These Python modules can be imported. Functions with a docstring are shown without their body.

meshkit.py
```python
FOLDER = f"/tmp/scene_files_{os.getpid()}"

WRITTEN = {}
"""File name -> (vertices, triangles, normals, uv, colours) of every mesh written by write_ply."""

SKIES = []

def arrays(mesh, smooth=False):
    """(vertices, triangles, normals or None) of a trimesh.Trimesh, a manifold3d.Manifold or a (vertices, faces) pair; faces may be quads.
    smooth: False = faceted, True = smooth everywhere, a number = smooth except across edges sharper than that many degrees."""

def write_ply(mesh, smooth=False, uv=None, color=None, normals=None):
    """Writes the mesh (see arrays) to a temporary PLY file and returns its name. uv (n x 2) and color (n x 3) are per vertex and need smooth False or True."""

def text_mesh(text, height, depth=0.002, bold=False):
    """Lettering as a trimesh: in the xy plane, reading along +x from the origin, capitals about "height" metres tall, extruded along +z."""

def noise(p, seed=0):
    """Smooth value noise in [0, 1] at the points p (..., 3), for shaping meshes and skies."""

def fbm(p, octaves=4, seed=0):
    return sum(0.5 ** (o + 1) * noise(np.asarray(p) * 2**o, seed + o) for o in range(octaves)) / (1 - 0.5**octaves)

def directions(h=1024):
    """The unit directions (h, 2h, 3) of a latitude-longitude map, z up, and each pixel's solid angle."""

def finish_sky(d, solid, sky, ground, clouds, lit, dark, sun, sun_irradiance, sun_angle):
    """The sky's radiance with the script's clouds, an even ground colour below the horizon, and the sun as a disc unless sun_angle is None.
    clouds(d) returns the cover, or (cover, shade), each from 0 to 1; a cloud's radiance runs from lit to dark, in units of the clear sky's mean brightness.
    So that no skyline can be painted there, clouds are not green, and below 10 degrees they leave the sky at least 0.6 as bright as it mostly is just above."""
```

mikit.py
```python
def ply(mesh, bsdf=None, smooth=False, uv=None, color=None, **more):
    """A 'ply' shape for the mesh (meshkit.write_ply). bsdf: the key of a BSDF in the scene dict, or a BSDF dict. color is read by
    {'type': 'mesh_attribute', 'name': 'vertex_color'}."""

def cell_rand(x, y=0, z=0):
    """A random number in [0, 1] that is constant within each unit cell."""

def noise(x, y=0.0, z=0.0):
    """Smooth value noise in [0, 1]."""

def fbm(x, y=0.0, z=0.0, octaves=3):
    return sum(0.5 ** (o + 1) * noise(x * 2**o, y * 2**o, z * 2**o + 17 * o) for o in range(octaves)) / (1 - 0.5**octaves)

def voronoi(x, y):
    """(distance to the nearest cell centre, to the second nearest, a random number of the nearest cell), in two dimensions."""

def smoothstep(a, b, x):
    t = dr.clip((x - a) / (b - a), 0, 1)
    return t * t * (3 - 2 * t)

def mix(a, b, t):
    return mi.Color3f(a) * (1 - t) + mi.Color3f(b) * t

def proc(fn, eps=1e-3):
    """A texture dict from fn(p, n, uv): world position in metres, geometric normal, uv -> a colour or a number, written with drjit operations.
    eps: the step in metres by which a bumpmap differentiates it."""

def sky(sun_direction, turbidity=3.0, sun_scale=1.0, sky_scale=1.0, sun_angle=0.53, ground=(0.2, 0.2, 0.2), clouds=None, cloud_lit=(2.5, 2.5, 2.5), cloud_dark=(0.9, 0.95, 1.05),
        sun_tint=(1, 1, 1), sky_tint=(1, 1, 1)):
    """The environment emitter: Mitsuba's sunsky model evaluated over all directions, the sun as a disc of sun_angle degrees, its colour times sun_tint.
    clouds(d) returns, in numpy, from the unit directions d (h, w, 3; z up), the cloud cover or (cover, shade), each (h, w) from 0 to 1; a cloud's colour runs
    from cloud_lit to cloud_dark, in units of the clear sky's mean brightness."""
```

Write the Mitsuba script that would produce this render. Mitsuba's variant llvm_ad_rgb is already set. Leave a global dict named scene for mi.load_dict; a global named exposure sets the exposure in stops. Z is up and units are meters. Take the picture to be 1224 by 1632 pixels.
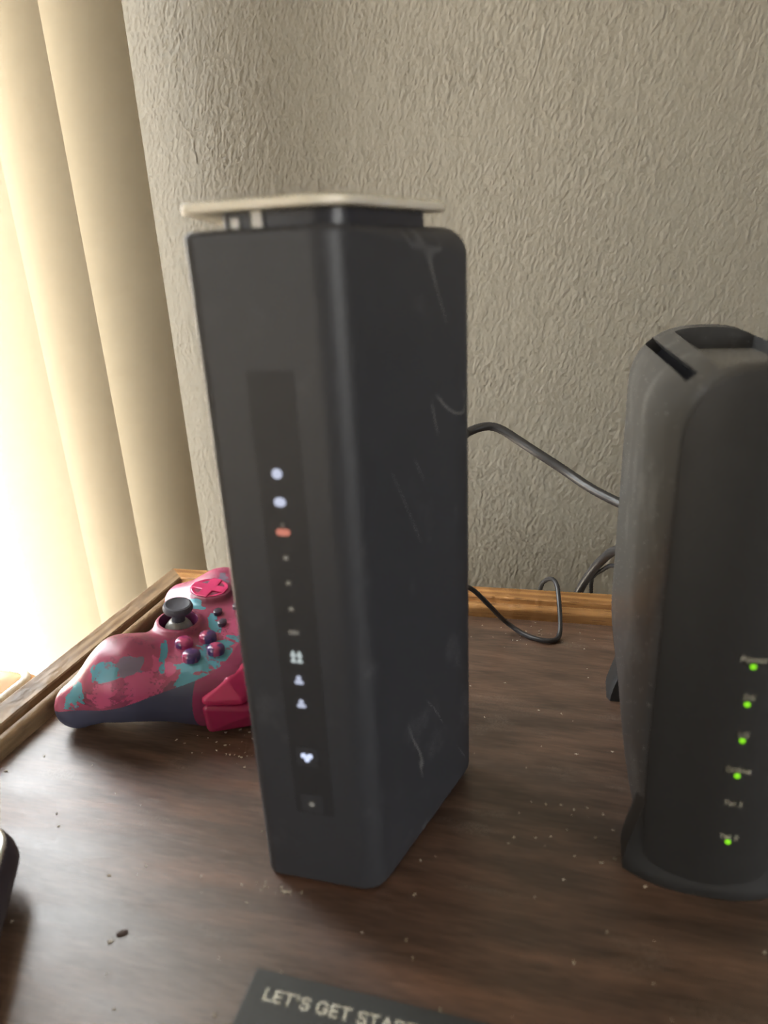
import math, random
import numpy as np, trimesh, drjit as dr, mitsuba as mi, mikit, meshkit
import manifold3d as m3
from shapely.geometry import Polygon, LineString, box as sbox
from shapely import affinity
from mikit import noise, fbm, voronoi, cell_rand, smoothstep, mix

T = mi.ScalarTransform4f
scene, labels = {}, {}
random.seed(7); rng = np.random.default_rng(7)

# ------------------------------------------------------------------ camera, sky, exposure
CAM = np.array([0, 0, 0.26])
FWD = np.array([-0.25922198, 0.90132969, -0.34699965]); UP = np.array([-0.04741752, 0.34697048, 0.93667661])
scene['camera'] = {'type': 'thinlens', 'fov': 2 * math.degrees(math.atan(612 / 1085)), 'fov_axis': 'x',
                   'aperture_radius': 0.0017, 'focus_distance': 0.475, 'near_clip': 0.01, 'far_clip': 100.0,
                   'to_world': T().look_at(origin=CAM.tolist(), target=(CAM + FWD).tolist(), up=UP.tolist())}
# bright overcast day: an even white cloud sheet, sunlit pale ground outside
scene['sky'] = mikit.sky((0.3, 0.3, 0.9), turbidity=4.0, sky_scale=90.0, sun_scale=90.0, sun_angle=None, ground=(0.50, 0.465, 0.41),
                         clouds=lambda d: 0.9 + 0 * d[..., 0], cloud_lit=(2.70, 2.78, 2.78), cloud_dark=(1.5, 1.55, 1.6))
exposure = -1.15

# ------------------------------------------------------------------ helpers
def ref(k): return {'type': 'ref', 'id': k}
def rgb(*c): return {'type': 'rgb', 'value': list(c)}

def pbr(key, color, rough=0.5, two=True, bump=None, bscale=1.0, **kw):
    b = {'type': 'principled', 'base_color': rgb(*color) if isinstance(color, tuple) else color, 'roughness': rough, **kw}
    if bump is not None:
        b = {'type': 'bumpmap', 'arbitrary': bump, 'scale': bscale, 'bsdf': b}
    scene[key] = {'type': 'twosided', 'bsdf': b} if two else b
    return key

def glow(color, power): return {'type': 'area', 'radiance': rgb(*[c * power * 2.0 ** -exposure for c in color])}

def numbered(name):
    if name not in scene and name not in labels: return name
    k = 1
    while f'{name}_{k:03d}' in scene or f'{name}_{k:03d}' in labels: k += 1
    return f'{name}_{k:03d}'

def obj(name, mesh, bsdf, parent=None, smooth=30, emit=None, label=None, kind=None, cat=None, group=None, **kw):
    key = numbered((parent + '__' if parent else '') + name)
    more = {'emitter': emit} if emit else {}
    scene[key] = mikit.ply(mesh, bsdf, smooth=smooth, **kw, **more)
    d = {k: v for k, v in (('label', label), ('kind', kind), ('category', cat), ('group', group)) if v}
    if d: labels[key] = d
    return key

def thing(name, label, cat, group=None):
    key = numbered(name)
    labels[key] = {'label': label, 'category': cat}
    if group: labels[key]['group'] = group
    return key

def man(mesh):
    return m3.Manifold(m3.Mesh(np.asarray(mesh.vertices, np.float32), np.asarray(mesh.faces, np.uint32)))
def tri(m):
    q = m.to_mesh(); return trimesh.Trimesh(q.vert_properties[:, :3], q.tri_verts, process=False)
def cat(ms): return trimesh.util.concatenate(ms)

def box(x0, x1, y0, y1, z0, z1):
    b = trimesh.creation.box((x1 - x0, y1 - y0, z1 - z0)); b.apply_translation(((x0 + x1) / 2, (y0 + y1) / 2, (z0 + z1) / 2)); return b

def bbox(x0, x1, y0, y1, z0, z1, r=0.001, n=4):
    """box with rounded edges"""
    s = m3.Manifold.sphere(r, 4 * n)
    return tri(m3.Manifold.batch_hull([s.translate((x, y, z)) for x in (x0 + r, x1 - r) for y in (y0 + r, y1 - r) for z in (z0 + r, z1 - r)]))

def rprism(corners, z0, z1, n=10):
    """convex prism: corners (x, y, fillet radius, bottom bevel, top bevel)"""
    pts = []
    for x, y, R, eb, et in corners:
        for a in np.linspace(0, 2 * np.pi, 4 * n, endpoint=False):
            for z, e, s in ((z0, eb, 1), (z1, et, -1)):
                for t in np.linspace(0, np.pi / 2, 7):
                    r = R - e * (1 - math.cos(math.pi / 2 - t)) if e else R
                    pts.append((x + r * math.cos(a), y + r * math.sin(a), z + s * e * (1 - math.sin(math.pi / 2 - t))))
    return tri(m3.Manifold.hull_points(np.array(pts)))

def tube(pts, r, n=12, samples=140, caps=True):
    pts = np.array(pts, float)
    from scipy.interpolate import CubicSpline, PchipInterpolator
    t = np.r_[0, np.cumsum(np.linalg.norm(np.diff(pts, axis=0), axis=1) ** 0.5)]
    P = CubicSpline(t, pts, bc_type='natural')(np.linspace(0, t[-1], samples))
    d = np.gradient(P, axis=0); d /= np.linalg.norm(d, axis=1, keepdims=True)
    u = np.cross(d[0], [0.3, 0.2, 0.9]); u /= np.linalg.norm(u); V = []
    for p, q in zip(P, d):
        u = u - q * (u @ q); u /= np.linalg.norm(u); w = np.cross(q, u)
        a = np.linspace(0, 2 * np.pi, n, endpoint=False)[:, None]
        V.append(p + r * (np.cos(a) * u + np.sin(a) * w))
    return loft(V)

def loft(rings, caps=True):
    """closed rings with equal counts -> watertight mesh"""
    k, n = len(rings), len(rings[0]); V = np.vstack(rings); F = []
    j = np.arange(n); jn = (j + 1) % n
    for i in range(k - 1):
        a, b = i * n, (i + 1) * n
        F.append(np.stack([a + j, a + jn, b + jn], 1)); F.append(np.stack([a + j, b + jn, b + j], 1))
    if caps:
        V = np.vstack([V, rings[0].mean(0), rings[-1].mean(0)])
        F.append(np.stack([jn, j, j * 0 + k * n], 1)); F.append(np.stack([(k - 1) * n + j, (k - 1) * n + jn, j * 0 + k * n + 1], 1))
    m = trimesh.Trimesh(V, np.vstack(F), process=False)
    if m.volume < 0: m.invert()
    return m

def lathe(profile, n=40):
    m = trimesh.creation.revolve(np.array(profile, float), sections=n)
    if m.volume < 0: m.invert()
    return m

def moved(m, M):
    m = m.copy(); m.apply_transform(M); return m

def frame(o, ex, ey, ez):
    M = np.eye(4); M[:3, 0], M[:3, 1], M[:3, 2], M[:3, 3] = ex, ey, ez, o; return M

def poly_mesh(p, depth):
    gs = getattr(p, 'geoms', [p])
    return cat([trimesh.creation.extrude_polygon(g, depth, engine='earcut') for g in gs])

# ------------------------------------------------------------------ the room
WALL_Y, WIN_X, FLOOR, CEIL = 0.69, -0.50, -0.75, 1.65
YF, XR = -2.4, 2.0

def wall_color(p, n, uv):
    t = fbm(p.x * 5, p.y * 5, p.z * 5, octaves=2)
    return mix((0.160, 0.148, 0.119), (0.175, 0.161, 0.130), t)
pbr('wall_paint', mikit.proc(wall_color), 0.55, specular=0.35)
pbr('plain_paint', (0.62, 0.60, 0.55), 0.6)
pbr('ceiling_paint', (0.75, 0.73, 0.68), 0.7)
pbr('carpet', mikit.proc(lambda p, n, uv: mix((0.22, 0.17, 0.12), (0.32, 0.26, 0.19), fbm(p.x * 90, p.y * 90, p.z * 90, octaves=3))), 0.9)
pbr('white_vinyl', (0.82, 0.82, 0.80), 0.35)
scene['window_glass'] = {'type': 'thindielectric', 'int_ior': 1.5}

obj('floor', box(-0.9, XR + .1, YF - .1, WALL_Y + .12, FLOOR - 0.1, FLOOR), 'carpet', kind='structure', label='brown carpet floor under the desk')
obj('ceiling', box(-0.9, XR + .1, YF - .1, WALL_Y + .12, CEIL, CEIL + 0.1), 'ceiling_paint', kind='structure', label='plain ceiling')
obj('wall_back', box(-0.64, XR + .1, WALL_Y + .0006, WALL_Y + 0.12, FLOOR, CEIL), 'wall_paint', kind='structure', smooth=False, label='beige orange-peel textured wall behind the desk')
def plaster():
    # orange-peel roller texture modelled in relief: grains a little taller than wide, a few drips and ridges
    xs, zs = np.arange(-.495, .56, .00095), np.arange(-.14, .86, .00125)
    Xg, Zg = np.meshgrid(xs, zs, indexing='ij'); q = lambda a, b, c: np.stack([Xg * a, Zg * b, np.full_like(Xg, c)], -1)
    warp = meshkit.noise(q(60, 60, 3.0)) * .004
    P = np.stack([(Xg + warp) * 500, (Zg + warp) * 290, np.full_like(Xg, .5)], -1)
    h = meshkit.fbm(P, 3, seed=4); h = np.clip((h - .22) / .56, 0, 1); h = h * h * (3 - 2 * h)
    h = h * (.75 + .5 * meshkit.noise(q(26, 22, 9.0))) + .45 * meshkit.noise(q(150, 100, 2.0), 3)
    drip = np.clip(1 - np.abs(meshkit.noise(q(55, 16, 5.0), 8) - .5) / .012, 0, 1) * np.clip((meshkit.noise(q(24, 30, 1.0), 11) - .80) / .06, 0, 1)
    y = WALL_Y - .00090 * h - .0009 * drip
    V = np.stack([Xg, y, Zg], -1).reshape(-1, 3); n, m = len(xs), len(zs)
    a = (np.arange(n - 1)[:, None] * m + np.arange(m - 1)).ravel()
    return trimesh.Trimesh(V, np.vstack([np.c_[a, a + m, a + m + 1], np.c_[a, a + m + 1, a + 1]]), process=False)
obj('plaster', plaster(), 'wall_paint', 'wall_back', smooth=True)
RY0, RY1, RZ0, RZ1 = -1.55, -.45, .05, 1.15
wr = man(box(XR, XR + .1, YF, WALL_Y, FLOOR, CEIL)) - man(box(XR - .1, XR + .2, RY0, RY1, RZ0, RZ1))
obj('wall_right', tri(wr), 'plain_paint', kind='structure', smooth=False, label='beige side wall with an added window')
obj('wall_front', box(-0.64, XR, YF - .1, YF, FLOOR, CEIL), 'plain_paint', kind='structure', label='beige wall behind the camera')
WY0, WY1, WZ1 = -1.25, 0.632, 1.30
wl = man(box(WIN_X - .14, WIN_X, YF, WALL_Y, FLOOR, CEIL)) - man(box(WIN_X - .3, WIN_X + .1, WY0, WY1, FLOOR + .03, WZ1))
obj('wall_left', tri(wl), 'plain_paint', kind='structure', smooth=False, label='beige wall around the bright window')
wx0, wx1 = WIN_X - .11, WIN_X - .07
fr = []
for (a, b) in ((WY0, WY0 + .05), (WY1 - .03, WY1), ((WY0 + WY1) / 2 - .03, (WY0 + WY1) / 2 + .03)):
    fr.append(bbox(wx0, wx1, a, b, FLOOR + .03, WZ1, .003))
for (a, b) in ((FLOOR + .03, FLOOR + .09), (WZ1 - .05, WZ1)):
    fr.append(bbox(wx0, wx1, WY0, WY1, a, b, .003))
labels['window_1'] = {'kind': 'structure', 'label': 'sliding glass door behind the vertical blind, bright with daylight'}
obj('frame', cat(fr), 'white_vinyl', 'window_1')
g = trimesh.Trimesh([(WIN_X - .09, WY0, FLOOR), (WIN_X - .09, WY1, FLOOR), (WIN_X - .09, WY1, WZ1), (WIN_X - .09, WY0, WZ1)], [(0, 1, 2), (0, 2, 3)], process=False)
obj('pane', g, 'window_glass', 'window_1', smooth=False)

labels['added_window_2'] = {'kind': 'structure', 'label': 'unseen window added in the right wall as side fill'}  # unseen window, added for cool fill on the right-hand sides
fr = [bbox(XR + .03, XR + .07, a, b, RZ0, RZ1, .003) for a, b in ((RY0, RY0 + .05), (RY1 - .05, RY1))] + [bbox(XR + .03, XR + .07, RY0, RY1, a, b, .003) for a, b in ((RZ0, RZ0 + .05), (RZ1 - .05, RZ1), (.58, .62))]
obj('frame', cat(fr), 'white_vinyl', 'added_window_2')
g = trimesh.Trimesh([(XR + .05, RY0, RZ0), (XR + .05, RY1, RZ0), (XR + .05, RY1, RZ1), (XR + .05, RY0, RZ1)], [(0, 1, 2), (0, 2, 3)], process=False)
obj('pane', g, 'window_glass', 'added_window_2', smooth=False)

# ------------------------------------------------------------------ vertical blind
scene['slat_vinyl'] = {'type': 'principledthin', 'base_color': rgb(0.27, 0.234, 0.170), 'roughness': 0.45, 'diff_trans': 0.20, 'spec_trans': 0.0}
blind = thing('vertical_blind', 'cream vertical blind hanging in front of the bright window left of the desk', 'blind')
SLW = 0.089
def slat(x, y, deg, sag=0.0050):
    d = np.array([-math.cos(math.radians(deg)), math.sin(math.radians(deg))]); nrm = np.array([-d[1], d[0]])
    u = np.linspace(0, 1, 17)
    P = np.array([x, y]) + SLW * u[:, None] * d + (sag * (4 * u * (1 - u)))[:, None] * nrm
    z = np.linspace(FLOOR + .02, 1.33, 2)
    V = np.array([(p[0], p[1], zz) for zz in z for p in P]); k = len(u)
    F = [(i, i + 1, k + i + 1) for i in range(k - 1)] + [(i, k + i + 1, k + i) for i in range(k - 1)]
    return trimesh.Trimesh(V, F, process=False)
for (x, y, a) in ((-.375, .597, -5), (-.393, .515, 5), (-.383, .433, 12)) + tuple((-.430, .318 - .079 * k, -81 + 2 * (k % 3)) for k in range(20)):  # the nearer, unseen slats are set almost shut to narrow the daylight
    obj('slat', slat(x, y, a), 'slat_vinyl', blind, smooth=True)
obj('headrail', bbox(-.46, -.41, WY0, WALL_Y - .01, 1.33, 1.37, .004), 'white_vinyl', blind)

# ------------------------------------------------------------------ desk
def walnut(p, n, uv):
    w = fbm(p.x * 3, p.y * 14, 0.3, octaves=3) * 0.05
    g = fbm(p.x * 22, (p.y + w) * 150, p.z * 150, octaves=4)
    f = fbm(p.x * 130, (p.y + w * .4) * 1000, p.z * 900, octaves=2)
    big = fbm(p.x * 6 + 3, (p.y + w) * 22, 0, octaves=3)
    red = fbm(p.x * 4 + 9, p.y * 9, 2.0, octaves=2)
    c = mix((0.040, 0.023, 0.015), (0.125, 0.070, 0.045), smoothstep(0.25, 0.8, g * .5 + big * .5))
    c = c * (0.75 + 0.5 * f)
    c = c * mi.Color3f(1 + .25 * smoothstep(.5, .8, red), 1, 1 - .1 * smoothstep(.5, .8, red))
    # dust film in irregular grainy patches
    dust = smoothstep(0.62, 0.9, fbm(p.x * 30, p.y * 90, 5.0, octaves=4)) * noise(p.x * 1300, p.y * 1300, 0)
    return mix(c, (0.28, 0.25, 0.21), dust * 0.2)
def walnut_bump(p, n, uv):
    return fbm(p.x * 40, p.y * 700, p.z * 700, octaves=2) + 0.6 * fbm(p.x * 60, p.y * 60, 1.0, octaves=2)
def walnut_rough(p, n, uv):
    return 0.31 + 0.15 * fbm(p.x * 25, p.y * 60, 0, octaves=3)
scene['walnut'] = {'type': 'twosided', 'bsdf': {'type': 'bumpmap', 'arbitrary': mikit.proc(walnut_bump, eps=3e-4), 'scale': 0.00004,
                   'bsdf': {'type': 'principled', 'base_color': mikit.proc(walnut), 'roughness': mikit.proc(walnut_rough), 'specular': 1.0, 'clearcoat': 0.5, 'clearcoat_gloss': 0.75}}}
def oak(along):
    def f(p, n, uv):
        a, b = (p.x, p.y) if along == 'x' else (p.y, p.x)
        g = fbm(a * 14, b * 240, p.z * 240, octaves=3); pore = noise(a * 120, b * 1200, p.z * 1200)
        blot = fbm(a * 20, b * 40, p.z * 40 + 3, octaves=3)
        c = mix((0.23, 0.105, 0.033), (0.42, 0.215, 0.075), smoothstep(.25, .75, g))
        c = mix(c, (0.10, 0.045, 0.018), smoothstep(.62, .9, pore) * .6 + smoothstep(.55, .75, blot) * .35)
        return c
    return f
def oak_bump(p, n, uv): return fbm(p.x * 300, p.y * 300, p.z * 300, octaves=3) + 1.2 * smoothstep(.45, .8, fbm(p.x * 110, p.y * 60, p.z * 60, octaves=3))
def dimmed_worn_oak(p, n, uv):  # worn grain, also painted darker and greyer to offset strong window light
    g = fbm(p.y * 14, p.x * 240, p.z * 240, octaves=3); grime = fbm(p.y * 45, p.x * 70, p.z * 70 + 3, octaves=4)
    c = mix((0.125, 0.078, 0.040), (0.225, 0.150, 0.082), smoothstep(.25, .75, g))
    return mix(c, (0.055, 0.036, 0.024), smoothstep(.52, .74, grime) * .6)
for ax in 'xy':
    pbr('oak_' + ax, mikit.proc(oak('x') if ax == 'x' else dimmed_worn_oak), 0.58, bump=mikit.proc(oak_bump, eps=4e-4), bscale=0.0007, specular=0.3)

desk = thing('desk', 'dark walnut desk with a raised golden oak rail along its back and left edges', 'desk')
DX0, DX1, DY0, DY1 = -.337, 1.0, -.25, .493
obj('tabletop', bbox(DX0 + .004, DX1, DY0, .481 - .006, -.028, 0, .002), 'walnut', desk, label='dark walnut desk surface')
# rail profile (t across from the outer edge, z)
prof = [(0, -.030), (0, .0095)] + [(.0025 - .0025 * math.cos(a), .0095 + .0025 * math.sin(a)) for a in np.linspace(0, math.pi / 2, 6)]
prof += [(.0175, .0120), (.0185, .0112), (.0190, .0085), (.0198, .0072), (.0210, .0080)]
prof += [(.0250 - .0042 * math.cos(a), .0062 + .0040 * math.sin(a)) for a in np.linspace(.5, math.pi, 12)]
prof += [(.0295, .0030), (.0296, -.0005), (.020, -.030)]
prof = np.array(prof)
def back_edge(x): return .481 + .036 * (x - DX0)          # the back edge is not quite square to the left one
def rail(axis):
    if axis == 'y':   # left rail, mitred at the far end
        ends = []
        for far in (0, 1):
            ends.append(np.array([(DX0 + t, (back_edge(DX0 + t) - t * .98) if far else DY0, z) for t, z in prof]))
    else:
        ends = [np.array([(DX0 + t if not far else DX1, back_edge(DX0 + t if not far else DX1) - t * .98, z) for t, z in prof]) for far in (0, 1)]
    k = 24
    return loft([ends[0] * (1 - s) + ends[1] * s for s in np.linspace(0, 1, k)])
obj('rail', rail('x'), 'oak_x', desk, smooth=25, label='golden oak rail along the back edge of the desk')
obj('rail', rail('y'), 'oak_y', desk, smooth=25, label='worn oak rail along the left edge of the desk, painted dimmer against the window light')
obj('side_panel', bbox(DX0 + .03, DX0 + .055, DY0 + .03, DY1 - .03, FLOOR, -.028, .002), 'walnut', desk)
obj('side_panel', bbox(DX1 - .055, DX1 - .03, DY0 + .03, DY1 - .03, FLOOR, -.028, .002), 'walnut', desk)

# ------------------------------------------------------------------ upholstered ottoman beside the desk
def hide_bump(p, n, uv): return fbm(p.x * 60, p.y * 25, p.z * 60, octaves=3)
pbr('tan_cloth', mikit.proc(lambda p, n, uv: mix((0.50, 0.26, 0.11), (0.62, 0.35, 0.17), fbm(p.x * 30, p.y * 12, p.z * 30, octaves=3))), 0.55, bump=mikit.proc(hide_bump), bscale=0.004)
pbr('white_cord', (0.85, 0.83, 0.78), 0.5)
pbr('dark_wood', (0.06, 0.035, 0.02), 0.5)
ott = thing('ottoman', 'tan upholstered ottoman with white piping between the desk and the window', 'ottoman')
OX0, OX1, OY0, OY1, OZ = -.421, -.349, .05, .352, -.004

# ------------------------------------------------------------------ wedge gateway (main)
def soft_black(p, n, uv):
    d = smoothstep(0.60, 0.9, fbm(p.x * 70, p.y * 70, p.z * 45, octaves=4)) * noise(p.x * 1500, p.y * 1500, p.z * 1500)
    # a few pale scuffs on the side face
    s = dr.abs(noise(p.y * 60 + p.z * 30, p.z * 18, 3.0) - 0.5)
    k = smoothstep(0.012, 0.0, s) * smoothstep(.62, .8, noise(p.y * 45, p.z * 45, 8.0))
    side = smoothstep(-.068, -.060, p.x)
    return mix(mix((0.021, 0.022, 0.026), (0.10, 0.10, 0.105), d * .35), (0.22, 0.22, 0.22), k * side * .5)
pbr('gateway_black', mikit.proc(soft_black), 0.47, specular=0.42)
pbr('gateway_panel', (0.014, 0.014, 0.016), 0.52, specular=0.40)
pbr('gateway_core', (0.010, 0.011, 0.018), 0.35)
pbr('gateway_lid', (0.80, 0.73, 0.60), 0.4)
pbr('clip_white', (0.85, 0.82, 0.78), 0.35)
pbr('icon_grey', (0.30, 0.30, 0.30), 0.5)
pbr('icon_base', (0.03, 0.03, 0.03), 0.5)

gw = thing('gateway_router', 'tall black wedge-shaped internet gateway with a floating cream lid in the middle of the desk', 'router')
FY = .2095
body = rprism([(-.1180, FY + .0060, .0065, .002, .0022), (-.0800, FY + .0115, .0120, .003, .0025), (-.1350, .288, .012, .009, .010), (-.0552, .290, .0115, .009, .0112)], 0.0006, .2712)
obj('body', body, 'gateway_black', gw, smooth=35)
obj('lid', rprism([(-.1195, FY + .008, .006, .0011, .0011), (-.0825, FY + .017, .016, .0011, .0011), (-.138, .283, .008, .0011, .0011), (-.0590, .283, .008, .0011, .0011)], .2764, .2797), 'gateway_lid', gw, label='thin cream lid plate')
obj('core', rprism([(-.1100, FY + .012, .003, .0005, .0005), (-.082, FY + .022, .012, .0005, .0005), (-.122, .276, .006, .0005, .0005), (-.064, .276, .006, .0005, .0005)], .2705, .2770), 'gateway_core', gw, label='black neck under the lid')
for x0, x1, z0, z1 in ((-.1092, -.1062, .2705, .2750), (-.1018, -.0980, .2705, .2768)):
    obj('clip', bbox(x0, x1, FY + .0075, FY + .0105, z0, z1, .0004, 2), 'clip_white', gw, label='small white clip under the lid')

# display strip and its icons, on the front face (y = FY)
def on_front(poly, depth=.0004, proud=.0002):
    m = poly_mesh(poly, depth)                          # polygon in x, z
    v = m.vertices.copy(); m.vertices = np.c_[v[:, 0], FY - .0005 - proud - depth + (depth - v[:, 2]), v[:, 1]]
    m.fix_normals(); return m
strip = sbox(-.1055, .0405, -.0885, .2275).buffer(-.001).buffer(.001)
st = obj('display_strip', on_front(strip, .0005, -.0003), 'gateway_panel', gw, smooth=False, label='glossy black display strip')
def circ(x, z, r): return Polygon([(x + r * math.cos(a), z + r * math.sin(a)) for a in np.linspace(0, 2 * math.pi, 20, endpoint=False)])
def pill(x, z, w, h): return LineString([(x - w / 2 + h / 2, z), (x + w / 2 - h / 2, z)]).buffer(h / 2)
def person(x, z, s): return circ(x, z + s * .9, s * .62).union(pill(x, z - s * .25, s * 2.2, s * .95)).union(pill(x, z + s * .2, s * 1.1, s * .8))
X = -.0980
WHITE, CORAL = (0.72, 0.78, 1.0), (1.0, 0.30, 0.20)
def lit(name, p, color, power, label): obj(name, on_front(p, .0003, .0004), 'icon_base', gw, smooth=False, emit=glow(color, power), label=label)
def dim(name, p, label): obj(name, on_front(p, .0003, .0004), 'icon_grey', gw, smooth=False, label=label)
lit('indicator_light', circ(X, .1920, .0019), WHITE, .72, 'round white light at the top of the strip')
lit('indicator_light', pill(X, .1815, .0044, .0034), WHITE, .72, 'white light second from the top')
lit('indicator_light', pill(X, .1700, .0054, .0026), CORAL, .55, 'coral pill-shaped light')
dim('indicator_light', circ(X + .0002, .1729, .0006), 'tiny grey dot above the coral light')
for z in (.1600, .1498, .1390): dim('indicator_light', circ(X, z, .0010), 'unlit grey dot')
dim('indicator_light', pill(X, .1290, .0042, .0016), 'unlit grey bar')
grp = person(X - .0013, .1190, .0011).union(person(X + .0013, .1190, .0011)).union(person(X - .0013, .1163, .0011)).union(person(X + .0013, .1163, .0011))
lit('indicator_light', grp, (.72, .82, .82), .62, 'white light of grouped people')
lit('indicator_light', person(X, .1070, .0017), WHITE, .62, 'white light shaped like a person')
lit('indicator_light', person(X, .0960, .0017), WHITE, .62, 'white light shaped like a person')
for zc, on in ((.0705, True), (.0462, False)):
    sq = sbox(X - .0048, zc - .0048, X + .0048, zc + .0048).buffer(-.0012).buffer(.0012)
    b = obj('push_button', on_front(sq, .0005, .0000), 'gateway_black', gw, smooth=False, label='square push button with a lit white mark' if on else 'square push button with a grey dot')
    if on:
        p = circ(X - .0014, zc + .0007, .0012).union(circ(X + .0014, zc + .0007, .0012)).union(circ(X, zc - .0012, .0011)).union(circ(X, zc, .0011))
        obj('icon', on_front(p, .0003, .0006), 'icon_base', b, smooth=False, emit=glow((.66, .74, 1.0), 1.1))
    else:
        obj('icon', on_front(circ(X, zc, .0013), .0003, .0006), 'icon_grey', b, smooth=False)

# ------------------------------------------------------------------ cable modem (right)
def modem_dust(p, n, uv):
    d = smoothstep(0.5, 0.85, fbm(p.x * 60, p.y * 60, p.z * 30, octaves=4)) * noise(p.x * 1400, p.y * 1400, p.z * 1400)
    sp = smoothstep(.86, .95, noise(p.x * 420, p.y * 420, p.z * 420))
    return mix((0.030, 0.030, 0.030), (0.20, 0.20, 0.19), d * .3 + sp * .35)
pbr('modem_shell', mikit.proc(modem_dust), 0.36, specular=0.5)
pbr('modem_face', (0.013, 0.013, 0.013), 0.5, specular=0.4)
pbr('modem_cap', (0.055, 0.053, 0.048), 0.38)
def mesh_color(p, n, uv):
    a = dr.abs(p.x * 700 - dr.floor(p.x * 700) - .5); b = dr.abs(p.y * 700 - dr.floor(p.y * 700) - .5)
    return mix((0.012, 0.012, 0.011), (0.10, 0.095, 0.085), smoothstep(.2, .3, dr.maximum(a, b)))
pbr('vent_mesh', mikit.proc(mesh_color), 0.45)
pbr('letter_grey', (0.80, 0.77, 0.70), 0.6)
pbr('slot_shade_black', (0.004, 0.004, 0.005), 0.9, specular=0.1)  # near-black strip stands in for the shade inside the modem slot
md = thing('cable_modem', 'black arched cable modem with green lights at the right edge of the desk', 'modem')
CX = .0630
def arch(y, w, zt, zb=.001, taper=.010, n=26, cx=CX):
    """outline at depth y: straight sides that lean in near the desk and a rounded top"""
    b = .030; L = []
    for z in np.r_[np.linspace(zb, .07, 10)[:-1], np.linspace(.07, zt - b, 8)[:-1]]:
        L.append((-w + taper * max(0, 1 - z / .065) ** 1.6, z))
    for a in np.linspace(math.pi, math.pi / 2, n):
        L.append((w * np.sign(math.cos(a)) * abs(math.cos(a)) ** .8, zt - b + b * math.sin(a) ** .9))
    L = np.array(L); R = L[:-1][::-1] * [-1, 1]
    P = np.vstack([L, R]); return np.c_[P[:, 0] + cx, np.full(len(P), y), P[:, 1]]
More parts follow.
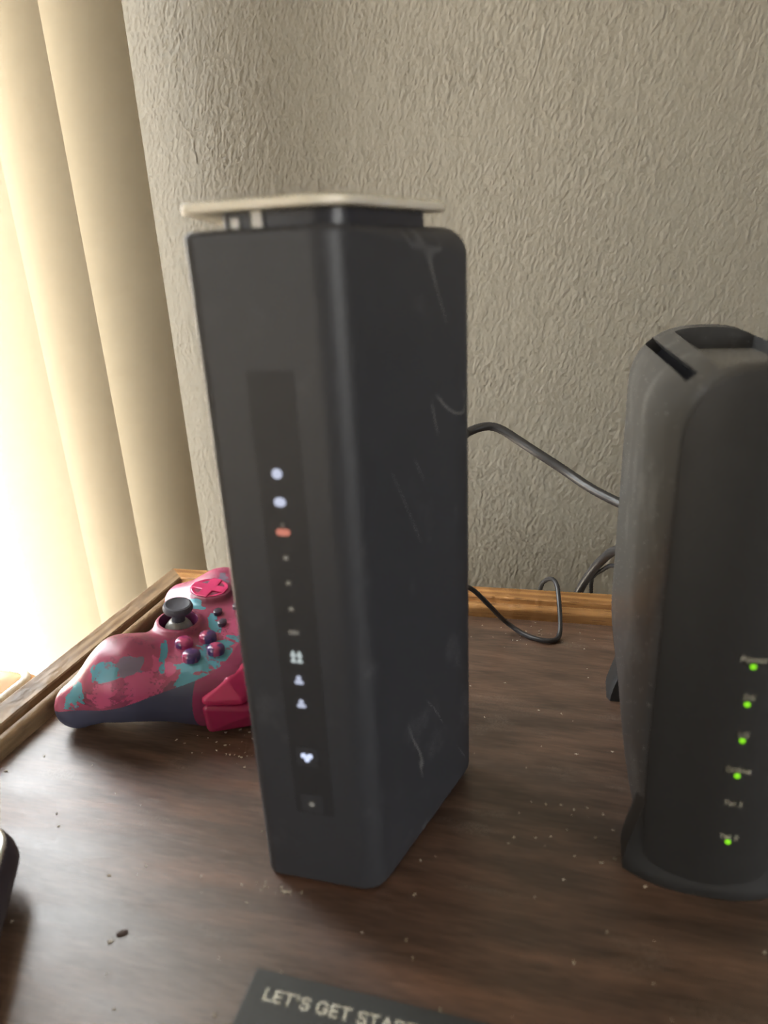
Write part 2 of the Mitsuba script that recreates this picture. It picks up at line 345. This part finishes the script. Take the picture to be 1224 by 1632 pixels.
st_ = [(.3935, .0295, .2160, .0615), (.3910, .0325, .2202, .0618), (.3860, .0337, .2218, .0620), (.34, .0340, .2220), (.2950, .0342, .2222), (.2860, .0341, .2223), (.2800, .0335, .2223), (.2680, .0315, .2223), (.2560, .0290, .2223), (.2500, .0275, .2220), (.2470, .0258, .2208)]
shell = man(loft([arch(*s[:3], cx=s[3] if len(s) > 3 else CX) for s in st_]))
def across(y, cx, cz, rect): return np.array([(cx + a * .76 - b * .65, y, cz + a * .65 + b * .76) for a, b in rect])   # a along the arch, b outwards
slot_rect = ((-.0024, -.009), (.0024, -.009), (.0024, .009), (-.0024, .009)); shade_rect = ((-.0025, -.0092), (.0025, -.0092), (.0025, -.0080), (-.0025, -.0080))
slot = man(loft([across(.265, .0407, .2157, slot_rect), across(.3865, .0368, .2140, slot_rect)]))
recess = man(loft([np.array([(x0, y, z0), (x1, y, z0), (x1, y, .25), (x0, y, .25)]) for y, x0, x1, z0 in ((.2565, .0480, .0830, .2155), (.3730, .0470, .0830, .2110))]))
obj('body', tri(shell - slot - recess), 'modem_shell', md, smooth=28)
vent = loft([np.array([(x0, y, z0 - .004), (x1, y, z0 - .004), (x1, y, z0), (x0, y, z0)]) for y, x0, x1, z0 in ((.2560, .0475, .0835, .2158), (.3735, .0465, .0835, .2113))])
obj('vent', vent, 'vent_mesh', md, smooth=False, label='fine black vent mesh sunk into the top')
lin = loft([across(.2648, .0407, .2157, shade_rect), across(.3868, .0368, .2140, shade_rect)])
obj('slot_shade', lin, 'slot_shade_black', md, smooth=False, label='black strip painted as shade in the slot along the left shoulder of the top')
# slightly bulging front face
def face_ring(w, zt, out):
    A = arch(.247, w, zt, zb=.0012, taper=.003); t = (A[:, 0] - CX) / .0262
    A[:, 1] = .247 - out - .0055 * (1 - np.minimum(t * t, 1)) * (out > 0) ; return A
obj('front_face', loft([face_ring(.0262, .2228, 0.0), face_ring(.0258, .2224, .0012), face_ring(.0225, .2195, .0018), face_ring(.0180, .2140, .0020), face_ring(.010, .200, .0021), face_ring(.004, .19, .0021)]), 'modem_face', md, smooth=40)
def foot(y0, y1, side):
    P = [(.0235, .042), (.0262, .034), (.0290, .022), (.0318, .012), (.0338, .004), (.0340, .0003), (.018, .0003)]
    rings = []
    for y, k in ((y0, .88), (y0 + .003, 1), (y1 - .003, 1), (y1, .88)):
        rings.append(np.array([(CX + side * (.018 + (x - .018) * k), y, z * (1 if k == 1 else .9)) for x, z in P]))
    return loft(rings)
for s in (-1, 1):
    obj('foot', foot(.372, .3945, s), 'modem_face', md)
def front_foot(k, z):
    t = np.linspace(-1, 1, 41); x = CX + .0318 * k * t
    y = .2470 - (.0082 * k - (.0 if z < .01 else .0045)) * (1 - np.abs(t) ** 2.6)
    return np.vstack([np.c_[x, y, np.full(41, z)], [(CX + .0318 * k, .262, z), (CX + .0318 * k - .002, .268, z), (CX - .0318 * k + .002, .268, z), (CX - .0318 * k, .262, z)]])
obj('foot', loft([front_foot(k, z) for z, k in ((.0003, .985), (.002, 1), (.006, .995), (.014, .955), (.022, .90), (.032, .83), (.042, .76))]), 'modem_face', md, smooth=40, label='flared front foot')
GREEN = (0.30, 1.0, 0.012)
TX = .0686
def face_y(x): return .247 - .0021 - .0055 * (1 - ((x - CX) / .0262) ** 2)
def letters(text, x, z, h):
    m = meshkit.text_mesh(text, h, .0003); v = m.vertices; w = v[:, 0].max()
    m.vertices = np.c_[x + (v[:, 0] - w / 2) + .18 * v[:, 1], face_y(x) - .0004 - v[:, 2] * 0 - v[:, 2], z + v[:, 1]]
    m.invert() if False else None; m.fix_normals(); return m
pbr('led_green', (0.01, 0.03, 0.005), 0.3)
for text, tx, z, lx, lz in (('Power', .0680, .1165, .0684, .1143), ('DS', .0684, .1002, .0684, .0979), ('US', .0686, .0835, .0688, .0814), ('Online', .0687, .0667, .0690, .0647), ('Tel 1', .0688, .0503, 0, 0), ('Tel 2', .0692, .0333, .0696, .0313)):
    obj('lettering', letters(text, tx, z, .0022), 'letter_grey', md, smooth=False, label=f'grey lettering {text}')
    if lx:
        led = lathe([(0, -.0012), (.0011, -.0012), (.0011, .0003), (.0008, .0007), (0, .0008)], 20)
        obj('indicator_light', moved(led, frame((lx, face_y(lx), lz), (1, 0, 0), (0, 0, 1), (0, -1, 0))), 'led_green', md, emit=glow(GREEN, .85), label=f'small green light under {text}')

# ------------------------------------------------------------------ game controller
CS = .982
CO = np.array([-.2198, .3500, .0508]); yaw, tilt, roll = math.radians(-88.4), math.radians(-7.2), math.radians(1.4)
Rz = np.array([[math.cos(yaw), -math.sin(yaw), 0], [math.sin(yaw), math.cos(yaw), 0], [0, 0, 1]])
Rx = np.array([[1, 0, 0], [0, math.cos(tilt), -math.sin(tilt)], [0, math.sin(tilt), math.cos(tilt)]])
Ry = np.array([[math.cos(roll), 0, math.sin(roll)], [0, 1, 0], [-math.sin(roll), 0, math.cos(roll)]])
CR = Rz @ Rx @ Ry
CM = np.eye(4); CM[:3, :3] = CR * CS; CM[:3, 3] = CO
def cloc(p):
    q = [p.x - CO[0], p.y - CO[1], p.z - CO[2]]
    return [sum(float(CR[i][j]) * q[i] for i in range(3)) for j in range(3)]
TEAL, ROSE, SLATE, WINE = (0.055, 0.210, 0.270), (0.400, 0.065, 0.150), (0.130, 0.105, 0.150), (0.100, 0.020, 0.042)
PATCHES = [((.070, -.016, .001), (0, 1, .2), .010, .006, SLATE), ((.066, .010, -.012), (0, .8, .5), .009, .006, WINE), ((.078, -.036, -.020), (0, .8, .5), .008, .005, WINE),
           ((.074, -.007, -.009), (0, .85, .5), .012, .008, ROSE), ((.081, -.028, -.015), (0, .8, .6), .011, .006, ROSE), ((.062, .000, -.002), (.3, .9, 0), .009, .005, ROSE), ((.014, .019, -.002), (1, .3, 0), .014, .006, ROSE), ((-.018, -.028, 0), (1, .2, 0), .016, .006, ROSE),
           ((.076, -.030, -.002), (0, .9, .35), .009, .006, TEAL), ((.076, -.051, -.026), (0, -.5, -.85), .012, .007, TEAL), ((.043, .020, -.0015), (-.9, .4, 0), .024, .010, TEAL), ((.060, .0165, -.007), (.6, .1, -.8), .011, .009, TEAL),
           ((.012, .006, -.0015), (.8, .6, 0), .012, .003, TEAL), ((.052, -.006, 0), (.9, .4, -.2), .016, .0022, TEAL), ((-.034, -.016, .002), (.9, -.3, 0), .014, .007, SLATE), ((-.004, -.016, -.001), (.3, .9, 0), .008, .004, TEAL), ((-.050, .004, -.002), (.5, .8, 0), .016, .008, TEAL), ((-.075, -.03, -.01), (0, .8, .4), .016, .010, TEAL)]
def camo(p, n, uv):
    x, y, z = cloc(p)
    brush = fbm(x * 300 + z * 260, y * 75 - x * 40, z * 240 - y * 120, octaves=4) - .5
    c = mix((0.150, 0.024, 0.052), (0.260, 0.042, 0.090), smoothstep(.35, .65, fbm(x * 55, y * 55, z * 55, octaves=2)))
    for (cx, cy, cz), d, la, lb, col in PATCHES:
        d = np.array(d, float) / np.linalg.norm(d); q = (x - cx, y - cy, z - cz)
        u = q[0] * d[0] + q[1] * d[1] + q[2] * d[2]; w = q[0] * q[0] + q[1] * q[1] + q[2] * q[2] - u * u
        e = u * u / la ** 2 + dr.maximum(w, 0) / lb ** 2 + brush * 3.6
        c = mix(c, col, smoothstep(1.06, .94, e))
    speck = smoothstep(.62, .68, noise(x * 900, y * 900, z * 900)) * smoothstep(.5, .7, noise(x * 150, y * 150, 4.0))
    return mix(c, (0.13, 0.03, 0.06), speck * .8)
pbr('controller_camo', mikit.proc(camo), 0.34, specular=0.5)
pbr('controller_navy', (0.030, 0.032, 0.055), 0.5, specular=0.4)
pbr('controller_pink', (0.55, 0.030, 0.13), 0.28)
pbr('controller_maroon', (0.16, 0.018, 0.055), 0.30)
pbr('controller_trigger', (0.36, 0.022, 0.09), 0.25)
pbr('stick_rubber', (0.045, 0.046, 0.060), 0.65)
pbr('stick_well', (0.10, 0.02, 0.06), 0.12)
pbr('stick_ball', (0.25, 0.25, 0.24), 0.25)
def gem(p, n, uv):
    x, y, z = cloc(p)
    t = fbm(x * 240, y * 240, z * 90, octaves=2)
    return mix((0.05, 0.02, 0.10), (0.42, 0.05, 0.15), smoothstep(.42, .58, t))
pbr('button_gem', mikit.proc(gem), 0.06, clearcoat=1.0, clearcoat_gloss=.98)
pbr('button_dark', (0.05, 0.035, 0.06), 0.15)

def smin(a, b, k):
    h = np.clip(.5 + .5 * (b - a) / k, 0, 1); return b * (1 - h) + a * h - k * h * (1 - h)
def cone_sdf(p, a, b, ra, rb):
    a, b = np.array(a), np.array(b); ab = b - a
    t = np.clip(((p - a) @ ab) / (ab @ ab), 0, 1); return np.linalg.norm(p - a - t[..., None] * ab, axis=-1) - (ra + (rb - ra) * t)
def ctrl_sdf(p):
    q = p.copy(); q[..., 0] = np.abs(q[..., 0])
    # middle body: rounded box
    e = np.abs(q - [0, .010, -.022]) - np.array([.046, .024, .010]); r = .014
    d = np.linalg.norm(np.maximum(e, 0), axis=-1) + np.minimum(e.max(-1), 0) - r
    g1 = cone_sdf(q, (.049, .014, -.0205), (.0565, -.0265, -.0190), .0205, .0245)
    g2 = cone_sdf(q, (.0565, -.0265, -.0190), (.0646, -.0588, -.0424), .0245, .0148)
    far = p[..., 0] < 0
    h1 = cone_sdf(q, (.049, .014, -.0225), (.0565, -.0225, -.0285), .0185, .0205)
    h2 = cone_sdf(q, (.0565, -.0225, -.0285), (.0646, -.0588, -.0424), .0205, .0148)
    g1, g2 = np.where(far, h1, g1), np.where(far, h2, g2)
    d = smin(d, smin(g1, g2, .012), .016)
    # flatten the face: smooth intersection with a gently domed plane
    rise = .011 * np.clip((q[..., 0] - .030) / .024, 0, 1) ** 1.5 * np.clip((-q[..., 1] - .002) / .022, 0, 1)
    top = q[..., 2] - (-.0005 + rise)
    d = -smin(-d, -top, .010)
    # raised rings round the sticks
    for (x, y) in ((.0215, -.0135),):
        rr = np.linalg.norm(q[..., :2] - [x, y], axis=-1)
        ring = np.maximum(rr - .0145, np.abs(q[..., 2] + .006) - .0085)
        d = smin(d, ring, .006)
    return d
# sample the field on a grid and extract it by manifold's level set through an interpolator
from scipy.interpolate import RegularGridInterpolator
lo, hi, st = np.array([-.088, -.084, -.058]), np.array([.088, .056, .012]), .0016
gx, gy, gz = [np.arange(l, h + st, st) for l, h in zip(lo, hi)]
G = np.stack(np.meshgrid(gx, gy, gz, indexing='ij'), -1)
D = ctrl_sdf(G)
def field(x, y, z):
    i, j, k = (x - lo[0]) / st, (y - lo[1]) / st, (z - lo[2]) / st
    a, b, c = min(max(int(i), 0), D.shape[0] - 2), min(max(int(j), 0), D.shape[1] - 2), min(max(int(k), 0), D.shape[2] - 2)
    u, v, w = i - a, j - b, k - c; q = D[a:a + 2, b:b + 2, c:c + 2]
    q = q[0] * (1 - u) + q[1] * u; q = q[0] * (1 - v) + q[1] * v; return -float(q[0] * (1 - w) + q[1] * w)
cm = m3.Manifold.level_set(field, [*lo, *hi], .0022, 0.0)
sm = tri(cm); trimesh.smoothing.filter_taubin(sm, iterations=8); cm = man(sm)
for (x, y) in ((.0215, -.0135), (-.0415, .0115)):
    cm = cm - m3.Manifold.cylinder(.02, .0118, .0125, 40).translate((x, y, -.0085))
top_, bot_ = cm.split_by_plane((0, -.40, 1), -.0130)
ctl = thing('game_controller', 'pink and teal camouflage game controller lying against the left rail of the desk', 'controller')
def cpart(name, m, mat, parent=ctl, **kw): return obj(name, moved(m, CM), mat, parent, **kw)
cpart('top_shell', tri(top_), 'controller_camo', smooth=40, label='pink, maroon and teal camouflage front shell')
front_, rear_ = bot_.split_by_plane((0, -1, 0), -.0205)     # grips stay navy, the bumper side is maroon
cpart('grip_shell', tri(front_), 'controller_navy', smooth=40, label='navy lower shell of the grips')
cpart('bumper_shell', tri(rear_), 'controller_maroon', smooth=40, label='dark magenta underside by the triggers')
def hullof(L, s): return tri(m3.Manifold.batch_hull([m3.Manifold.sphere(r, 24).translate((s * x, y, z)) for x, y, z, r in L]))
for s in (1, -1):
    cpart('bumper', hullof(((.0660, .0285, -.0160, .0032), (.0565, .0375, -.0085, .0040), (.0440, .0430, -.0060, .0040), (.0580, .0450, -.0165, .0040), (.0460, .0520, -.0140, .0040), (.0200, .0460, -.0080, .0040), (.0200, .0520, -.0140, .0040)), s), 'controller_pink', smooth=40, label='bright pink bumper')
    cpart('trigger', hullof(((.0655, .0285, -.0226, .0032), (.0630, .0300, -.0365, .0040), (.0540, .0500, -.0260, .0050), (.0400, .0580, -.0260, .0050), (.0500, .0470, -.0370, .0050), (.0300, .0540, -.0370, .0050), (.0280, .0480, -.0240, .0050)), s), 'controller_trigger', smooth=40, label='dark pink trigger')
def stick(x, y):
    cpart('stick_well', moved(lathe([(.0, -.0095), (.0121, -.0095), (.0132, .0016), (.0120, .0022), (.0113, .0012), (.0110, -.008), (0, -.008)], 48), trimesh.transformations.translation_matrix((x, y, 0))), 'stick_well', smooth=40)
    ball = lathe([(0, -.0075), (.0095, -.007), (.0085, -.002), (.0060, .0015), (.0045, .0025), (0, .0025)], 40)
    k = cpart('thumbstick', moved(lathe([(0, .002), (.0042, .002), (.0040, .0075), (.0055, .0090), (.0085, .0095), (.0093, .0110), (.0093, .0125), (.0086, .0141), (.0074, .0145), (.0066, .0139), (.004, .0130), (0, .0127)], 48), trimesh.transformations.translation_matrix((x, y, 0))), 'stick_rubber', smooth=40, label='dark grey rubber thumbstick')
    cpart('ball', moved(ball, trimesh.transformations.translation_matrix((x, y, 0))), 'stick_ball', k, smooth=40)
stick(.0215, -.0135); stick(-.0415, .0115)
# directional pad: faceted dish with a raised cross
dish = lathe([(0, -.004), (.0125, -.004), (.0132, .0010), (.0122, .0024), (.0108, .0022), (.0035, .0002), (0, .0000)], 48)
cross = tri(m3.Manifold.batch_hull([m3.Manifold.sphere(.0008, 12).translate((a * .0118, b * .0032, .0022)) for a in (-1, 1) for b in (-1, 1)] + [m3.Manifold.sphere(.0008, 12).translate((0, b * .0030, .0006)) for b in (-1, 1)] + [m3.Manifold.sphere(.0008, 12).translate((a * .011, b * .0030, -.002)) for a in (-1, 1) for b in (-1, 1)])
            + m3.Manifold.batch_hull([m3.Manifold.sphere(.0008, 12).translate((b * .0032, a * .0118, .0022)) for a in (-1, 1) for b in (-1, 1)] + [m3.Manifold.sphere(.0008, 12).translate((b * .0030, a * .011, -.002)) for a in (-1, 1) for b in (-1, 1)]))
Tm = trimesh.transformations.translation_matrix
dp = cpart('directional_pad', moved(dish, Tm((-.0215, -.0135, .0006))), 'controller_pink', smooth=25, label='bright pink directional pad')
cpart('cross', moved(cross, Tm((-.0215, -.0135, .0006))), 'controller_pink', dp, smooth=25)
btn = lathe([(0, -.004), (.0053, -.004), (.0054, .0012), (.0050, .0024), (.0040, .0033), (.0025, .0039), (0, .0041)], 36)
for x, y in ((.0405, .0005), (.0510, .011), (.0300, .011), (.0405, .0215)):
    cpart('face_button', moved(btn, Tm((x, y, -.0002))), 'button_gem', smooth=40)
small = lathe([(0, -.003), (.0030, -.003), (.0031, .0008), (.0024, .0014), (0, .0015)], 28)
for n_, x, y in (('menu_button', .011, .0115), ('view_button', -.011, .0115), ('share_button', 0, .003)):
    m_ = small.copy(); m_.apply_scale((1.15, .85, 1)); cpart(n_, moved(m_, Tm((x, y, -.0005))), 'button_dark', smooth=40)

# ------------------------------------------------------------------ cables behind the desk
pbr('cable_rubber', (0.022, 0.022, 0.024), 0.33)
def cable(label, pts, r): tag = obj('cable', tube(pts, r), 'cable_rubber', smooth=True, label=label, cat='cable')
cable('thick black cable arching along the wall from behind the gateway to the modem', [(-.098, .310, .085), (-.090, .38, .112), (-.080, .44, .134), (-.0716, .47, .1417), (-.0661, .475, .1438), (-.0587, .48, .1447), (-.0497, .48, .1433), (-.036, .475, .1366), (-.0201, .465, .1293), (-.0028, .455, .1211), (.0136, .44, .1147), (.0302, .425, .1108), (.045, .41, .1085), (.056, .3960, .1070)], .0031)
cable('thin black cord looping on the desk beside the gateway and bent over the back rail', [(-.090, .318, .055), (-.082, .37, .058), (-.0637, .42, .0458), (-.0557, .425, .0371), (-.0473, .430, .0250), (-.0395, .4440, .0080), (-.0281, .4403, .0023), (-.0153, .4332, .0021), (-.0058, .4332, .0021), (-.0016, .4392, .0022), (-.0007, .446, .0060), (-.0018, .460, .0130), (-.0035, .472, .0205), (-.0055, .48, .0246), (-.009, .487, .0243), (-.0133, .4965, .0182), (-.0172, .508, .0073), (-.020, .525, -.03), (-.022, .54, -.12)], .0017)
cable('thicker of two black cables rising from behind the back rail to the modem', [(.006, .545, -.11), (.0095, .528, -.030), (.0121, .515, -.0001), (.0154, .51, .0111), (.0215, .5, .0283), (.0273, .49, .0417), (.0342, .475, .0559), (.046, .44, .070), (.056, .3970, .075)], .0034)
cable('thin black cable curving up to the modem under the thicker one', [(.026, .553, -.10), (.0225, .531, -.022), (.0220, .521, -.0010), (.0216, .516, .0102), (.0237, .506, .0215), (.0290, .496, .0311), (.0355, .480, .0420), (.050, .44, .0455), (.060, .3965, .0445)], .0016)

# ------------------------------------------------------------------ printed card
pbr('card_black', (0.030, 0.033, 0.033), 0.5)
pbr('print_white', (0.70, 0.69, 0.62), 0.55)
card = thing('instruction_card', 'dark grey printed card reading LETS GET STARTED at the front edge of the photo', 'card')
obj('sheet', bbox(-.1090, .040, .020, .1662, 0.0003, .0018, .0004, 2), 'card_black', card)
t = meshkit.text_mesh("LET'S GET STARTED", .0045, .00015, bold=True)
v = t.vertices; t.vertices = np.c_[v[:, 0] * 1.13 - .1024, v[:, 1] + .1551, v[:, 2] + .0018]
obj('lettering', t, 'print_white', card, smooth=False, label='white capitals LETS GET STARTED')

# ------------------------------------------------------------------ rounded gadget at lower left
pbr('gadget_black', (0.020, 0.018, 0.022), 0.4)
pbr('gadget_rim', (0.55, 0.55, 0.52), 0.3, metallic=.6)
pbr('gadget_top', (0.10, 0.10, 0.105), 0.35)
gd = thing('handheld_gadget', 'black rounded handheld device with a silver rim at the left edge of the desk', 'device')
e1, e2 = np.array([.52, -.855, 0]), np.array([-.855, -.52, 0]); e2 /= np.linalg.norm(e2); e1 /= np.linalg.norm(e1)
GM = frame((-.2276, .1765, 0) - e1 * .022, e1, e2, (0, 0, 1))        # x along the right edge, y to the left
if np.linalg.det(GM[:3, :3]) < 0: GM = frame((-.2276, .1765, 0) - e1 * .022, e1, e2, (0, 0, 1))
def gring(inset, z, L=.150, Wd=.072, R=.022):
    p = sbox(inset, inset, L - inset, Wd - inset).buffer(-(R - inset)).buffer(R - inset, quad_segs=12)
    c = np.array(p.exterior.coords)[:-1]; return np.c_[c, np.full(len(c), z)]
def gl(rs):
    m = loft(rs); m = moved(m, GM); m.fix_normals(); return m
obj('body', gl([gring(.0165, .0006), gring(.0120, .0020), gring(.0060, .0075), gring(.0015, .0125), gring(0, .0165), gring(.0004, .0205), gring(.0022, .0255), gring(.0040, .0270)]), 'gadget_black', gd, smooth=35)
obj('rim', gl([gring(.0032, .0265), gring(.0034, .0276), gring(.0044, .0281), gring(.0068, .0281), gring(.0074, .0275)]), 'gadget_rim', gd, smooth=25, label='silver rim')
obj('top_panel', gl([gring(.0070, .0270), gring(.0072, .0283), gring(.0080, .0286)]), 'gadget_top', gd, smooth=25)

# ------------------------------------------------------------------ ottoman geometry
orr = .03
cush = tri(m3.Manifold.batch_hull([m3.Manifold.sphere(orr, 40).translate((x, y, z)) for x in (OX0 + orr, OX1 - orr) for y in (OY0 + orr, OY1 - orr) for z in (OZ - orr, OZ - .12)]))
obj('cushion', cush, 'tan_cloth', ott, smooth=40)
ring = np.array(sbox(OX0 + .016, OY0 + .016, OX1 - .016, OY1 - .016).buffer(-.012).buffer(.012, quad_segs=8).exterior.coords)
ring = np.c_[ring, np.full(len(ring), OZ - .0035)]
obj('piping', tube(np.vstack([ring, ring[1:2]]), .0030, samples=260), 'white_cord', ott, smooth=True, label='white piping')
obj('base', bbox(OX0 + .01, OX1 - .01, OY0 + .01, OY1 - .01, FLOOR, OZ - .10, .01), 'tan_cloth', ott)

# ------------------------------------------------------------------ crumbs, flake, lint
pbr('dust_pale', (0.50, 0.46, 0.40), 0.8)
pbr('flake_dark', (0.05, 0.03, 0.025), 0.6)
ms = []
spots = [(x, y) for x, y in zip(rng.uniform(-.30, .09, 150), rng.uniform(.13, .46, 150))]
spots += [(-.02 + a, .445 + b) for a, b in rng.normal(0, 1, (40, 2)) * (.022, .010)] + [(-.175 + a, .29 + b) for a, b in rng.normal(0, 1, (40, 2)) * (.02, .01)]
spots += [(-.116 + a, .2035 + b) for a, b in rng.normal(0, 1, (14, 2)) * (.006, .0018)] + [(.012 + a, .28 + b) for a, b in rng.normal(0, 1, (25, 2)) * (.02, .03)]
for x, y in spots:
    if x < -.30 or y > .460: continue
    q = trimesh.creation.icosphere(subdivisions=1, radius=1)
    q.vertices *= rng.uniform(.7, 1.3, (len(q.vertices), 1)); s = rng.uniform(.00015, .00055)
    q.apply_scale((s * rng.uniform(1, 2.2), s, s * .6)); q.apply_transform(trimesh.transformations.rotation_matrix(rng.uniform(0, 6.28), (0, 0, 1))); q.apply_translation((x, y, s * .85)); ms.append(q)
obj('dust_crumbs', cat(ms), 'dust_pale', smooth=False, kind='stuff', label='pale specks of dust scattered over the walnut desk', cat='dust')
fl = trimesh.creation.icosphere(subdivisions=2, radius=1); fl.vertices *= rng.uniform(.85, 1.15, (len(fl.vertices), 1)); fl.apply_scale((.0024, .0011, .0007))
fl.apply_transform(trimesh.transformations.rotation_matrix(.6, (0, 0, 1))); fl.apply_translation((-.1718, .1678, .0006))
obj('dark_flake', fl, 'flake_dark', label='small dark flake lying alone on the desk left of the card', cat='flake', smooth=40)
